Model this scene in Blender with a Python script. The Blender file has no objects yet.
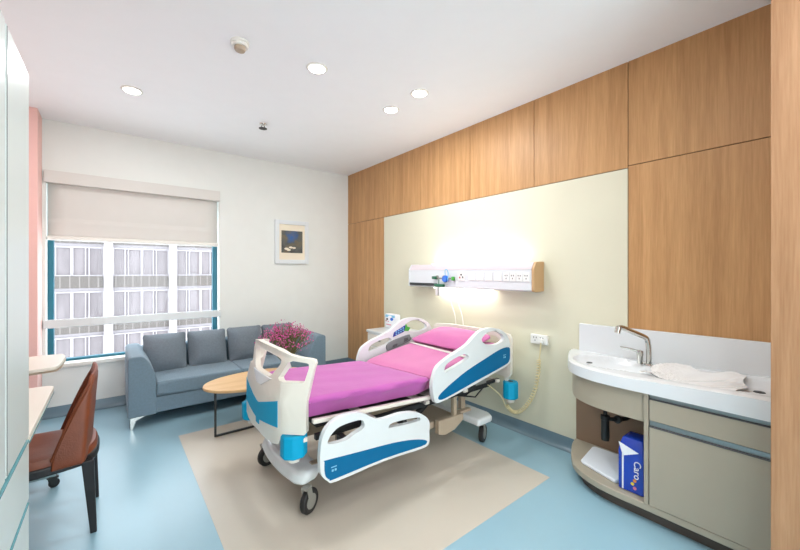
import bpy, bmesh, math, random
from mathutils import Vector, Matrix
from mathutils.geometry import tessellate_polygon
random.seed(7)
PI = math.pi
S = bpy.context.scene
COL = S.collection

# ------------------------------------------------------------ camera, world, lights, exposure
HC = 1.416
cam_d = bpy.data.cameras.new('camera'); cam_d.sensor_width = 36; cam_d.lens = 16.29
cam_d.shift_y = -3 / 800; cam_d.clip_start = .02; cam_d.clip_end = 300
cam = bpy.data.objects.new('camera', cam_d); COL.objects.link(cam)
cam.location = (0, 0, HC); cam.rotation_euler = (PI / 2, 0, math.radians(-38.46))
S.camera = cam
S.view_settings.view_transform = 'Standard'; S.view_settings.look = 'None'
S.view_settings.gamma = 1; S.view_settings.use_curve_mapping = False
S.view_settings.exposure = 0.5
WORLD = 4.2
w = bpy.data.worlds.new('daylight'); S.world = w; w.use_nodes = True
bg = w.node_tree.nodes['Background']; bg.inputs[0].default_value = (.90, .96, 1, 1); bg.inputs[1].default_value = WORLD

def area(name, loc, rot, size, power, color=(1, .96, .9), size_y=None, spread=PI):
    l = bpy.data.lights.new(name, 'AREA'); l.energy = power; l.color = color
    l.shape = 'RECTANGLE' if size_y else 'DISK'; l.size = size; l.spread = spread
    if size_y: l.size_y = size_y
    o = bpy.data.objects.new(name, l); COL.objects.link(o); o.location = loc; o.rotation_euler = rot
    return o
DOWNLIGHTS = [(.125, 3.67, 'recessed round ceiling downlight nearest the window'),
              (1.165, 2.438, 'recessed round ceiling downlight in mid ceiling, biggest and brightest in view'),
              (1.992, 2.64, 'recessed round ceiling downlight, left one of the pair near the wood wall'),
              (1.993, 2.249, 'recessed round ceiling downlight, right one of the pair near the wood wall'),
              (.9, .75, 'added fill downlight out of view, just above and ahead of the camera'), (1.35, -.3, 'added fill downlight out of view behind the camera, by the wood corner'), (.3, -.5, 'added fill downlight out of view behind the camera, by the wardrobe')]  # last three are unseen lamps, added to brighten the room
for x, y, _ in DOWNLIGHTS:
    area('downlight_glow', (x, y, 2.884), (0, 0, 0), .10, 8, (.97, .99, 1))
# the headwall unit's reading lamps: one strip up, one strip down
area('headwall_uplight', (2.79, 2.35, 1.515), (0, math.radians(180 + 12), 0), .06, 1.5, (1, .98, .92), size_y=1.1)
area('headwall_downlight', (2.79, 2.5, 1.232), (0, math.radians(-8), 0), .06, 1.0, (1, .97, .88), size_y=.75)

# ------------------------------------------------------------ materials
def lin(c):
    return tuple(((v / 255) / 12.92 if v / 255 <= .04045 else ((v / 255 + .055) / 1.055) ** 2.4) for v in c) + (1,)
def mat(name, rgb, rough=.5, metal=0, var=.04, scale=6, bump=0, bscale=80, coat=0, emit=0, ecol=None, stretch=None, spec=.5, sheen=0):
    m = bpy.data.materials.new(name); m.use_nodes = True
    nt = m.node_tree; b = nt.nodes['Principled BSDF']
    b.inputs['Roughness'].default_value = rough; b.inputs['Metallic'].default_value = metal
    b.inputs['Specular IOR Level'].default_value = spec
    if coat: b.inputs['Coat Weight'].default_value = coat
    if sheen: b.inputs['Sheen Weight'].default_value = sheen
    tc = nt.nodes.new('ShaderNodeTexCoord'); mp = nt.nodes.new('ShaderNodeMapping')
    nt.links.new(tc.outputs['Object'], mp.inputs[0])
    if stretch: mp.inputs['Scale'].default_value = stretch
    n = nt.nodes.new('ShaderNodeTexNoise'); n.inputs['Scale'].default_value = scale; n.inputs['Detail'].default_value = 5
    nt.links.new(mp.outputs[0], n.inputs['Vector'])
    r = nt.nodes.new('ShaderNodeValToRGB'); c = lin(rgb)
    r.color_ramp.elements[0].position = .3; r.color_ramp.elements[1].position = .7
    r.color_ramp.elements[0].color = tuple(v * (1 - var) for v in c[:3]) + (1,)
    r.color_ramp.elements[1].color = tuple(min(1, v * (1 + var)) for v in c[:3]) + (1,)
    nt.links.new(n.outputs['Fac'], r.inputs[0]); nt.links.new(r.outputs[0], b.inputs['Base Color'])
    if bump:
        n2 = nt.nodes.new('ShaderNodeTexNoise'); n2.inputs['Scale'].default_value = bscale; n2.inputs['Detail'].default_value = 4
        nt.links.new(mp.outputs[0], n2.inputs['Vector'])
        bp = nt.nodes.new('ShaderNodeBump'); bp.inputs['Strength'].default_value = bump; bp.inputs['Distance'].default_value = .01
        nt.links.new(n2.outputs['Fac'], bp.inputs['Height']); nt.links.new(bp.outputs[0], b.inputs['Normal'])
    if emit:
        b.inputs['Emission Color'].default_value = ecol or c; b.inputs['Emission Strength'].default_value = emit
    return m
def wood(name, a, b_, grain=(14, 14, .7), contrast=1.0, rough=.45):
    m = bpy.data.materials.new(name); m.use_nodes = True; nt = m.node_tree; b = nt.nodes['Principled BSDF']
    b.inputs['Roughness'].default_value = rough; b.inputs['Specular IOR Level'].default_value = .35
    tc = nt.nodes.new('ShaderNodeTexCoord'); mp = nt.nodes.new('ShaderNodeMapping'); mp.inputs['Scale'].default_value = grain
    oi = nt.nodes.new('ShaderNodeObjectInfo'); ad = nt.nodes.new('ShaderNodeVectorMath'); ad.operation = 'ADD'
    cm = nt.nodes.new('ShaderNodeCombineXYZ'); ml = nt.nodes.new('ShaderNodeMath'); ml.operation = 'MULTIPLY'; ml.inputs[1].default_value = 17
    nt.links.new(oi.outputs['Random'], ml.inputs[0]); nt.links.new(ml.outputs[0], cm.inputs[2])
    nt.links.new(tc.outputs['Object'], ad.inputs[0]); nt.links.new(cm.outputs[0], ad.inputs[1]); nt.links.new(ad.outputs[0], mp.inputs[0])
    n = nt.nodes.new('ShaderNodeTexNoise'); n.inputs['Scale'].default_value = 1.4; n.inputs['Detail'].default_value = 8
    n.inputs['Roughness'].default_value = .6; n.inputs['Distortion'].default_value = .35
    nt.links.new(mp.outputs[0], n.inputs['Vector'])
    n2 = nt.nodes.new('ShaderNodeTexNoise'); n2.inputs['Scale'].default_value = 9; n2.inputs['Detail'].default_value = 3
    nt.links.new(mp.outputs[0], n2.inputs['Vector'])
    mx = nt.nodes.new('ShaderNodeMix'); mx.inputs[0].default_value = .3
    nt.links.new(n.outputs['Fac'], mx.inputs[2]); nt.links.new(n2.outputs['Fac'], mx.inputs[3])
    r = nt.nodes.new('ShaderNodeValToRGB'); r.color_ramp.elements[0].position = .34; r.color_ramp.elements[1].position = .66
    r.color_ramp.elements[0].color = lin(a); r.color_ramp.elements[1].color = lin(b_)
    nt.links.new(mx.outputs[0], r.inputs[0]); nt.links.new(r.outputs[0], b.inputs['Base Color'])
    bp = nt.nodes.new('ShaderNodeBump'); bp.inputs['Strength'].default_value = .12; bp.inputs['Distance'].default_value = .002
    nt.links.new(n2.outputs['Fac'], bp.inputs['Height']); nt.links.new(bp.outputs[0], b.inputs['Normal'])
    return m
def glass_pane(name, tint=(.95, .98, 1)):
    m = bpy.data.materials.new(name); m.use_nodes = True; nt = m.node_tree; nt.nodes.clear()
    o = nt.nodes.new('ShaderNodeOutputMaterial'); t = nt.nodes.new('ShaderNodeBsdfTransparent'); g = nt.nodes.new('ShaderNodeBsdfGlossy')
    t.inputs[0].default_value = tint + (1,); g.inputs['Roughness'].default_value = .02
    mx = nt.nodes.new('ShaderNodeMixShader'); mx.inputs[0].default_value = .01
    nt.links.new(t.outputs[0], mx.inputs[1]); nt.links.new(g.outputs[0], mx.inputs[2]); nt.links.new(mx.outputs[0], o.inputs[0])
    return m
M = {}
M['ceiling'] = mat('ceiling_paint', (247, 250, 251), .9, var=.01)
M['wall'] = mat('cream_wall_paint', (228, 231, 226), .85, var=.012, bump=.05, bscale=200)
M['cream_panel'] = mat('cream_wall_panel', (218, 215, 192), .6, var=.015, scale=3)
M['pink'] = mat('pink_wall_paint', (238, 196, 188), .85, var=.012)
M['gap'] = mat('panel_gap', (70, 52, 38), .9)
M['wood'] = wood('oak_veneer', (174, 130, 84), (206, 160, 110))
M['wood2'] = wood('oak_veneer_door', (150, 110, 76), (180, 140, 104), (16, 16, .8))
M['table_wood'] = wood('light_oak_top', (205, 165, 115), (226, 190, 142), (1.2, 14, 14))
M['floor'] = mat('teal_vinyl_floor', (144, 180, 194), .28, var=.05, scale=1.3, bump=.03, bscale=30, spec=.6)
M['inlay'] = mat('beige_vinyl_floor', (196, 188, 174), .3, var=.03, scale=1.6, bump=.03, bscale=30, spec=.5)
M['skirt'] = mat('blue_grey_skirting', (104, 128, 140), .35, var=.03)
M['white'] = mat('white_plastic', (232, 230, 222), .3, var=.01, coat=.2)
M['bedwhite'] = mat('bed_white_plastic', (228, 224, 212), .32, var=.012, coat=.25)
M['bedwhite_cool'] = mat('rail_white_plastic', (218, 224, 224), .3, var=.012, coat=.25)
M['blue'] = mat('blue_plastic', (0, 158, 200), .5, var=.03, spec=.25)
M['blue2'] = mat('blue_rail_insert', (0, 100, 146), .55, var=.04, spec=.2)
M['solid'] = mat('white_solid_surface', (222, 226, 228), .22, var=.008, coat=.3)
M['taupe'] = mat('taupe_laminate', (166, 158, 140), .45, var=.02, scale=3)
M['taupe_dark'] = mat('taupe_carcass', (142, 116, 94), .6, var=.03)
M['kick'] = mat('dark_plinth', (84, 74, 66), .5, var=.05)
M['alu'] = mat('brushed_aluminium', (150, 158, 160), .35, .8, var=.04, stretch=(1, 30, 1))
M['chrome'] = mat('chrome', (205, 205, 200), .12, 1, var=.02)
M['black'] = mat('black_lacquer', (22, 20, 22), .4, var=.1)
M['rubber'] = mat('black_rubber', (30, 30, 30), .6, var=.1)
M['darkmetal'] = mat('dark_metal', (58, 60, 60), .45, .6, var=.08)
M['greymetal'] = mat('grey_painted_metal', (150, 150, 142), .45, .2, var=.05)
M['beige_plastic'] = mat('beige_plastic_cover', (176, 160, 138), .5, var=.03)
M['leather'] = mat('brown_leather', (122, 62, 34), .42, var=.14, scale=10, bump=.12, bscale=140)
M['wardrobe'] = mat('champagne_laminate', (212, 222, 220), .3, var=.015, scale=2, stretch=(1, 1, .3), spec=.6)
M['teal_edge'] = mat('teal_edge_and_highlight', (110, 165, 172), .2, var=.03)  # desk edge colour; on the drawers it paints an edge highlight
M['desk'] = mat('white_desk_laminate', (232, 228, 216), .35, var=.01)
M['sofa'] = mat('blue_grey_sofa_fabric', (110, 131, 144), .85, var=.07, scale=60, bump=.25, bscale=500, sheen=.15)
M['cushion'] = mat('grey_cushion_fabric', (110, 121, 130), .88, var=.08, scale=60, bump=.3, bscale=500, sheen=.1)
M['frame_teal'] = mat('teal_window_frame', (34, 104, 122), .4, .2, var=.04)
M['blind'] = mat('cream_blind_fabric', (216, 214, 208), .9, var=.012, bump=.08, bscale=300)
M['glass'] = glass_pane('window_glass')
M['lamp'] = mat('lamp_diffuser', (255, 252, 245), .5, var=0, emit=9, ecol=(1, .97, .92, 1))
M['tube'] = mat('lit_lamp_cover', (255, 250, 235), .5, var=0, emit=4, ecol=(1, .97, .88, 1))
M['unit'] = mat('white_headwall_panel', (218, 222, 224), .35, var=.01)
M['unit_top'] = mat('lilac_headwall_strip', (214, 204, 208), .35, var=.01)
M['unit_end'] = mat('tan_end_cap', (196, 160, 116), .5, var=.02)
M['green'] = mat('green_plastic', (10, 100, 66), .4)
M['green_bright'] = mat('bright_green_plastic', (70, 170, 60), .4)
M['navy'] = mat('navy_keypad', (30, 52, 140), .35)
M['gaugeblue'] = mat('blue_gauge', (30, 105, 205), .35)
M['red'] = mat('red_plastic', (180, 34, 34), .4)
M['grey_handle'] = mat('grey_rubber_grip', (118, 124, 124), .6)
M['coil'] = mat('cream_cable', (222, 208, 160), .45)
M['socket'] = mat('white_socket', (236, 236, 232), .35)
M['slot'] = mat('dark_socket_slot', (80, 80, 82), .6)
M['paper'] = mat('picture_mat', (236, 226, 204), .9, var=.01)
M['frame_white'] = mat('pale_picture_frame', (222, 228, 230), .4, var=.02)
M['packblue'] = mat('blue_pack_film', (18, 62, 178), .25, var=.12, scale=14, coat=.4)
M['packwhite'] = mat('white_print', (236, 238, 242), .4)
M['packcyan'] = mat('light_blue_print', (120, 190, 220), .4)
M['yellow'] = mat('yellow_print', (232, 210, 50), .4)
M['orange'] = mat('orange_print', (222, 140, 50), .4)
M['pinkprint'] = mat('pink_print', (222, 130, 150), .4)
M['tray'] = mat('white_tray', (226, 232, 238), .4)
M['film'] = mat('clear_white_film', (240, 241, 240), .18, var=.01, coat=.5, bump=.2, bscale=25)
M['blossom'] = mat('magenta_blossom', (204, 92, 150), .8, var=.35, scale=40)
M['stem'] = mat('olive_stem', (104, 106, 62), .8, var=.25, scale=30)
M['vase'] = mat('white_ceramic', (225, 222, 214), .25)
M['fac_white'] = mat('white_concrete', (152, 144, 146), .9, var=.02)
M['fac_band'] = mat('grey_spandrel', (84, 77, 73), .9, var=.05)
nt = M['fac_band'].node_tree; b_ = nt.nodes['Principled BSDF']; src = b_.inputs['Base Color'].links[0].from_socket
sx = nt.nodes.new('ShaderNodeSeparateXYZ'); tcn = nt.nodes.new('ShaderNodeTexCoord'); nt.links.new(tcn.outputs['Object'], sx.inputs[0])
m1 = nt.nodes.new('ShaderNodeMath'); m1.operation = 'DIVIDE'; m1.inputs[1].default_value = .46; nt.links.new(sx.outputs[0], m1.inputs[0])
m2 = nt.nodes.new('ShaderNodeMath'); m2.operation = 'FRACT'; nt.links.new(m1.outputs[0], m2.inputs[0])
m3 = nt.nodes.new('ShaderNodeMath'); m3.operation = 'LESS_THAN'; m3.inputs[1].default_value = .1; nt.links.new(m2.outputs[0], m3.inputs[0])
mc = nt.nodes.new('ShaderNodeMix'); mc.data_type = 'RGBA'; nt.links.new(m3.outputs[0], mc.inputs[0]); nt.links.new(src, mc.inputs[6]); mc.inputs[7].default_value = lin((112, 104, 100))
nt.links.new(mc.outputs[2], b_.inputs['Base Color'])
M['fac_line'] = mat('spandrel_joint', (100, 96, 95), .9)
M['fac_glass'] = mat('curtained_window', (108, 100, 101), .95, var=.14, scale=1.1, stretch=(3, 1, .6))
M['fac_frame'] = mat('white_window_bars', (148, 141, 143), .8)
def pink_sheet():
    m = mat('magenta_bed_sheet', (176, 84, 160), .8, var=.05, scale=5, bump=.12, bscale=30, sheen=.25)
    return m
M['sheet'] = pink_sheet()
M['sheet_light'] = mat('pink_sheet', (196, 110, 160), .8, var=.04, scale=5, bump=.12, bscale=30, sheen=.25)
M['pillow'] = mat('pink_pillowcase', (196, 104, 160), .8, var=.05, scale=5, bump=.15, bscale=25, sheen=.25)

# ------------------------------------------------------------ geometry helpers (world coordinates)
def smooth_poly(pts, n=5, closed=True):
    out = []; N = len(pts)
    for i in range(N if closed else N - 1):
        p0 = pts[(i - 1) % N] if closed or i > 0 else pts[0]; p1 = pts[i]; p2 = pts[(i + 1) % N]
        p3 = pts[(i + 2) % N] if closed or i + 2 < N else pts[-1]
        for k in range(n):
            t = k / n
            out.append(tuple(.5 * (2 * b + (c - a) * t + (2 * a - 5 * b + 4 * c - d) * t * t + (3 * b - a - 3 * c + d) * t ** 3)
                             for a, b, c, d in zip(p0, p1, p2, p3)))
    if not closed: out.append(tuple(pts[-1]))
    return out
class MB:
    def __init__(s): s.bm = bmesh.new()
    def box(s, x0, x1, y0, y1, z0, z1):
        v = [s.bm.verts.new((x, y, z)) for x in (x0, x1) for y in (y0, y1) for z in (z0, z1)]
        for f in ((0, 1, 3, 2), (4, 6, 7, 5), (0, 4, 5, 1), (2, 3, 7, 6), (0, 2, 6, 4), (1, 5, 7, 3)):
            s.bm.faces.new([v[i] for i in f])
        return s
    def tube(s, path, r, seg=10, caps=True):
        path = [Vector(p) for p in path]; rr = r if isinstance(r, (list, tuple)) else [r] * len(path)
        rings = []; up = None
        for i, p in enumerate(path):
            d = (path[min(i + 1, len(path) - 1)] - path[max(i - 1, 0)]).normalized()
            if up is None: up = d.orthogonal().normalized()
            else: up = (up - d * up.dot(d)).normalized() if (up - d * up.dot(d)).length > 1e-6 else d.orthogonal().normalized()
            side = d.cross(up)
            rings.append([s.bm.verts.new(p + (up * math.cos(a) + side * math.sin(a)) * rr[i]) for a in [2 * PI * k / seg for k in range(seg)]])
        for a, b in zip(rings, rings[1:]):
            for k in range(seg): s.bm.faces.new((a[k], a[(k + 1) % seg], b[(k + 1) % seg], b[k]))
        if caps: s.bm.faces.new(rings[0][::-1]); s.bm.faces.new(rings[-1])
        return s
    def lathe(s, c, prof, seg=24, axis='z'):
        c = Vector(c); rings = []
        for r, h in prof:
            ring = []
            for k in range(seg):
                a = 2 * PI * k / seg; u, v = r * math.cos(a), r * math.sin(a)
                q = {'z': (u, v, h), 'y': (u, h, v), 'x': (h, u, v)}[axis]
                ring.append(s.bm.verts.new(c + Vector(q)))
            rings.append(ring)
        for a, b in zip(rings, rings[1:]):
            for k in range(seg): s.bm.faces.new((a[k], a[(k + 1) % seg], b[(k + 1) % seg], b[k]))
        s.bm.faces.new(rings[0][::-1]); s.bm.faces.new(rings[-1])
        return s
    def plate(s, outer, holes, f, t0, t1):
        """2-D outline with holes; f(u, v, t) -> world point; extruded from t0 to t1"""
        loops = [outer] + list(holes)
        flat = [p for l in loops for p in l]
        tri = tessellate_polygon([[Vector((p[0], p[1], 0)) for p in l] for l in loops])
        A = [s.bm.verts.new(f(p[0], p[1], t0)) for p in flat]; B = [s.bm.verts.new(f(p[0], p[1], t1)) for p in flat]
        if not holes:
            s.bm.faces.new(A); s.bm.faces.new(B[::-1])
        else:
            for t in tri:
                try: s.bm.faces.new([A[i] for i in t]); s.bm.faces.new([B[i] for i in t][::-1])
                except ValueError: pass
        k = 0
        for l in loops:
            n = len(l)
            for i in range(n):
                a, b = k + i, k + (i + 1) % n
                s.bm.faces.new((A[a], B[a], B[b], A[b]))
            k += n
        return s
    def grid(s, nu, nv, f, closed_u=False):
        V = [[s.bm.verts.new(f(i / (nu if closed_u else nu - 1), j / (nv - 1))) for j in range(nv)] for i in range(nu)]
        for i in range(nu if closed_u else nu - 1):
            for j in range(nv - 1):
                a = V[i]; b = V[(i + 1) % nu]
                s.bm.faces.new((a[j], b[j], b[j + 1], a[j + 1]))
        return V
    def build(s, name, m, parent=None, org=None, bevel=0, seg=3, sub=0, smooth=True, solid=0, angle=35, recalc=True):
        bm = s.bm
        if recalc: bmesh.ops.recalc_face_normals(bm, faces=bm.faces)
        if org is None and parent is not None: org = WORLDPOS[parent]
        if org is None:
            zs = [v.co for v in bm.verts]
            org = Vector(((min(v.x for v in zs) + max(v.x for v in zs)) / 2, (min(v.y for v in zs) + max(v.y for v in zs)) / 2, min(v.z for v in zs)))
        org = Vector(org)
        bmesh.ops.translate(bm, verts=bm.verts, vec=-org)
        me = bpy.data.meshes.new(name); bm.to_mesh(me); bm.free()
        if m: me.materials.append(M[m] if isinstance(m, str) else m)
        if smooth:
            me.polygons.foreach_set('use_smooth', [True] * len(me.polygons))
            if not sub: me.set_sharp_from_angle(angle=math.radians(angle))
        o = bpy.data.objects.new(name, me); COL.objects.link(o); WORLDPOS[o] = org
        if parent is not None: o.parent = parent; o.location = org - WORLDPOS[parent]
        else: o.location = org
        if solid:
            q = o.modifiers.new('solid', 'SOLIDIFY'); q.thickness = solid; q.offset = 0
        if bevel:
            q = o.modifiers.new('bevel', 'BEVEL'); q.width = bevel; q.segments = seg; q.limit_method = 'ANGLE'; q.angle_limit = math.radians(angle)
            q.harden_normals = smooth
        if sub:
            q = o.modifiers.new('sub', 'SUBSURF'); q.levels = q.render_levels = sub
        return o
WORLDPOS = {}
def tag(o, label=None, cat=None, group=None, kind=None):
    if label: o['label'] = label
    if cat: o['category'] = cat
    if group: o['group'] = group
    if kind: o['kind'] = kind
    return o
def thing(name, label, cat, loc, group=None):
    o = bpy.data.objects.new(name, None); COL.objects.link(o); o.location = loc; o.empty_display_size = .1
    WORLDPOS[o] = Vector(loc)
    return tag(o, label, cat, group)
def bx(*a): return MB().box(*a)
def struct(o): o['kind'] = 'structure'; return o
def lettering(name, txt, size, m, parent, matrix, ext=.001):
    cu = bpy.data.curves.new(name, 'FONT'); cu.body = txt; cu.size = size; cu.extrude = ext; cu.resolution_u = 3
    t = bpy.data.objects.new(name, cu); COL.objects.link(t)
    dg = bpy.context.evaluated_depsgraph_get(); me = bpy.data.meshes.new_from_object(t.evaluated_get(dg))
    COL.objects.unlink(t); bpy.data.objects.remove(t)
    me.transform(Matrix.Translation(-WORLDPOS[parent]) @ matrix)
    me.materials.clear(); me.materials.append(M[m]); me.name = name
    o = bpy.data.objects.new(name, me); COL.objects.link(o); o.parent = parent; WORLDPOS[o] = WORLDPOS[parent]
    return o
def dup(root, delta, label=None, group=None):
    r = root.copy(); COL.objects.link(r); r.location = root.location + Vector(delta)
    WORLDPOS[r] = WORLDPOS[root] + Vector(delta)
    if label: r['label'] = label
    if group: r['group'] = group
    for ch in root.children:
        c = ch.copy(); COL.objects.link(c); c.parent = r
        for g in ch.children:
            d = g.copy(); COL.objects.link(d); d.parent = c
    return r

# ------------------------------------------------------------ room shell
XR, YB, H, XL, YF = 2.85, 4.88, 2.9, -.87, -3.0
struct(bx(XL - .1, XR + .15, YF - .1, YB + .25, -.12, 0).build('floor', 'floor', smooth=False))
struct(bx(.446, 2.36, 1.31, 3.64, -.004, .0012).build('floor_inlay', 'inlay', smooth=False))
struct(bx(XL - .1, XR + .15, YF - .1, YB + .25, H, H + .12).build('ceiling', 'ceiling', smooth=False))
WX0, WX1, WZ0, WZ1 = -.505, 1.03, .505, 2.40
wb = MB().box(XL - .1, WX0, YB, YB + .22, 0, H).box(WX1, XR + .15, YB, YB + .22, 0, H)
wb.box(WX0, WX1, YB, YB + .22, 0, WZ0).box(WX0, WX1, YB, YB + .22, WZ1, H)
struct(wb.build('wall_back', 'wall', smooth=False))
struct(bx(XL - .1, XL, YF, YB, 0, H).build('wall_left', 'pink', smooth=False))
struct(bx(XL, -.532, YB - .27, YB, 0, H).build('trim_1', 'pink', smooth=False))
wr = struct(bx(XR + .012, XR + .15, YF, YB, 0, H).build('wall_right', 'gap', smooth=False))
g = .0028
for (y0, y1, z0, z1, m) in [(3.933, 4.88, 2.15, H, 'wood'), (3.208, 3.933, 2.15, H, 'wood'), (2.442, 3.208, 2.15, H, 'wood'),
                            (1.728, 2.442, 2.15, H, 'wood'), (1.0, 1.728, 2.15, H, 'wood'), (.2, 1.0, 2.165, H, 'wood'), (-.6, .2, 2.165, H, 'wood'),
                            (3.933, 4.88, 0, 2.15, 'wood'), (.2, 1.0, 0, 2.165, 'wood'), (-.6, .2, 0, 2.165, 'wood'), (YF, -.6, 0, H, 'wood')]:
    bx(XR, XR + .014, y0 + g, y1 - g, z0 + (g if z0 else 0), z1 - (g if z1 < H else 0)).build('wood_panel', m, wr, smooth=False)
bx(XR - .001, XR + .014, 1.0 + g, 3.933 - g, 0, 2.15 - g).build('cream_panel', 'cream_panel', wr, smooth=False)
# wood clad closet corner at the right edge of the picture
struct(bx(2.1, XR, YF, .2155, 0, H).build('wall_front', 'wood2', smooth=False, bevel=.002))

def skirting(name, a, b, n):
    """coved vinyl skirting from a to b along the wall, n = into the room"""
    prof = [(0, .095), (.004, .098), (.006, .09), (.008, .045), (.018, .02), (.04, .004), (.055, .0015), (.0, .0)]
    m = MB(); A = [m.bm.verts.new((a[0] + n[0] * u, a[1] + n[1] * u, v)) for u, v in prof]
    B = [m.bm.verts.new((b[0] + n[0] * u, b[1] + n[1] * u, v)) for u, v in prof]
    for i in range(len(prof)):
        j = (i + 1) % len(prof); m.bm.faces.new((A[i], A[j], B[j], B[i]))
    m.bm.faces.new(A); m.bm.faces.new(B[::-1])
    struct(m.build(name, 'skirt', angle=60))
skirting('baseboard_right', (XR - .001, .22), (XR - .001, YB), (-1, 0))
skirting('baseboard_back', (-.532, YB - .001), (XR, YB - .001), (0, -1))

# window: frame, panes, sill, guard board
win = bpy.data.objects.new('window_1', None); COL.objects.link(win); win['kind'] = 'structure'
WORLDPOS[win] = Vector((.26, YB + .15, WZ0)); win.location = WORLDPOS[win]
yf = YB + .11
fr = MB().box(WX0, WX0 + .045, yf, yf + .06, WZ0, WZ1).box(WX1 - .05, WX1, yf, yf + .06, WZ0, WZ1)
fr.box(WX0 + .045, WX1 - .05, yf, yf + .06, WZ0, WZ0 + .03).box(WX0 + .045, WX1 - .05, yf, yf + .06, WZ1 - .05, WZ1)
fr.build('window_frame', 'frame_teal', win, bevel=.003)
bx(WX0 + .045, WX1 - .05, yf + .028, yf + .034, WZ0 + .03, WZ1 - .05).build('window_pane', 'glass', win, smooth=False)
bx(WX0 - .012, WX1 + .012, YB - .03, YB + .11, WZ0 - .03, WZ0 + .006).build('window_sill', 'white', win, bevel=.004)
gb = bx(WX0 - .02, WX1 + .02, YB - .026, YB - .002, .868, .95).build('guard_rail', 'bedwhite_cool', bevel=.006)
tag(gb, 'flat white guard board across the lower part of the window', 'guard rail')
for nm, x in (('reveal', WX0), ): pass

bl = thing('window_blind', 'cream fabric window blind, half lowered over the big window', 'blind', (.26, YB, 1.72))
bx(WX0 - .012, WX1 + .005, YB - .03, YB + .06, 2.285, WZ1 + .005).build('head_box', 'blind', bl, bevel=.003)
def blf(u, v):
    return (WX0 + .008 + u * (WX1 - WX0 - .02), YB + .045 + .004 * math.sin(v * 9) - (.012 if v < .32 else 0) + .001 * math.sin(u * 20), 1.77 + v * (2.30 - 1.77))
mb = MB(); mb.grid(12, 26, blf); mb.build('blind_fabric', 'blind', bl, solid=.004)
mb = MB().tube([(WX0 + .004, YB + .035, 1.752), (WX1 - .01, YB + .035, 1.752)], .024, 12); mb.build('bottom_bar', 'white', bl)

# building across the street
bd = thing('office_building', 'pale grey office block with rows of wide windows, seen outside through the window', 'building', (2, 31.4, -14))
bx(-16, 22, 31.25, 36, -14, 12).build('wall', 'fac_white', bd, smooth=False)
for k in range(-4, 4):
    top = 3.05 + 2.9 * k
    b = MB(); b.box(-16, 22, 31.02, 31.3, top - 2.68, top - 1.9); bo = b.build('spandrel', 'fac_band', bd, smooth=False)
for k in range(-6, 8):
    x = -.44 + 3.65 * k
    bx(x, x + .47, 30.75, 31.3, -14, 12).build('column', 'fac_white', bd, smooth=False)
for k in range(-2, 2):
    top = 3.05 + 2.9 * k
    for j in range(-1, 2):
        x0 = .03 + 3.65 * j
        for q in range(2):
            xa = x0 + q * 1.6
            f = MB().box(xa, xa + 1.58, 31.12, 31.24, top - .08, top).box(xa, xa + 1.58, 31.12, 31.24, top - 1.9, top - 1.82)
            for d in (0, .62, .80, 1.52): f.box(xa + d, xa + d + .06, 31.12, 31.24, top - 1.82, top - .08)
            fo = f.build('window', 'fac_frame', bd, smooth=False)
            bx(xa + .06, xa + 1.52, 31.2, 31.245, top - 1.82, top - .08).build('pane', 'fac_glass', fo, smooth=False)

# ------------------------------------------------------------ ceiling fittings
for x, y, lab in DOWNLIGHTS:
    t = thing('downlight', lab, 'ceiling light', (x, y, H - .015), 'recessed ceiling downlights')
    MB().lathe((x, y, 0), [(.056, H), (.056, H - .004), (.06, H - .009), (.07, H - .009), (.076, H - .003), (.076, H)], 32).build('trim_ring', 'white', t)
    MB().lathe((x, y, 0), [(.0005, H - .0105), (.055, H - .0105), (.055, H - .002)], 32).build('lens', 'lamp', t)
t = thing('smoke_detector', 'round white smoke detector on the ceiling', 'smoke detector', (.644, 2.471, H - .05))
MB().lathe((.644, 2.471, H), [(.056, 0), (.056, -.012), (.048, -.016), (.048, -.022), (.052, -.026), (.047, -.034)], 28).build('base', 'white', t)
MB().lathe((.644, 2.471, H), [(.034, -.034), (.034, -.05), (.03, -.058), (.012, -.062)], 24).build('sensor_chamber', 'beige_plastic', t)
t = thing('fire_sprinkler', 'small chrome fire sprinkler head on the ceiling', 'sprinkler', (1.182, 3.697, H - .045))
MB().lathe((1.182, 3.697, H), [(.035, 0), (.033, -.006), (.012, -.008), (.01, -.02)], 20).build('cover_plate', 'chrome', t)
MB().tube([(1.17, 3.697, H - .018), (1.166, 3.697, H - .034), (1.182, 3.697, H - .044)], .004).tube([(1.194, 3.697, H - .018), (1.198, 3.697, H - .034), (1.182, 3.697, H - .044)], .004).lathe((1.182, 3.697, H - .044), [(.04, 0), (.04, -.003), (.006, -.005)], 16).build('deflector', 'darkmetal', t)

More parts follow.
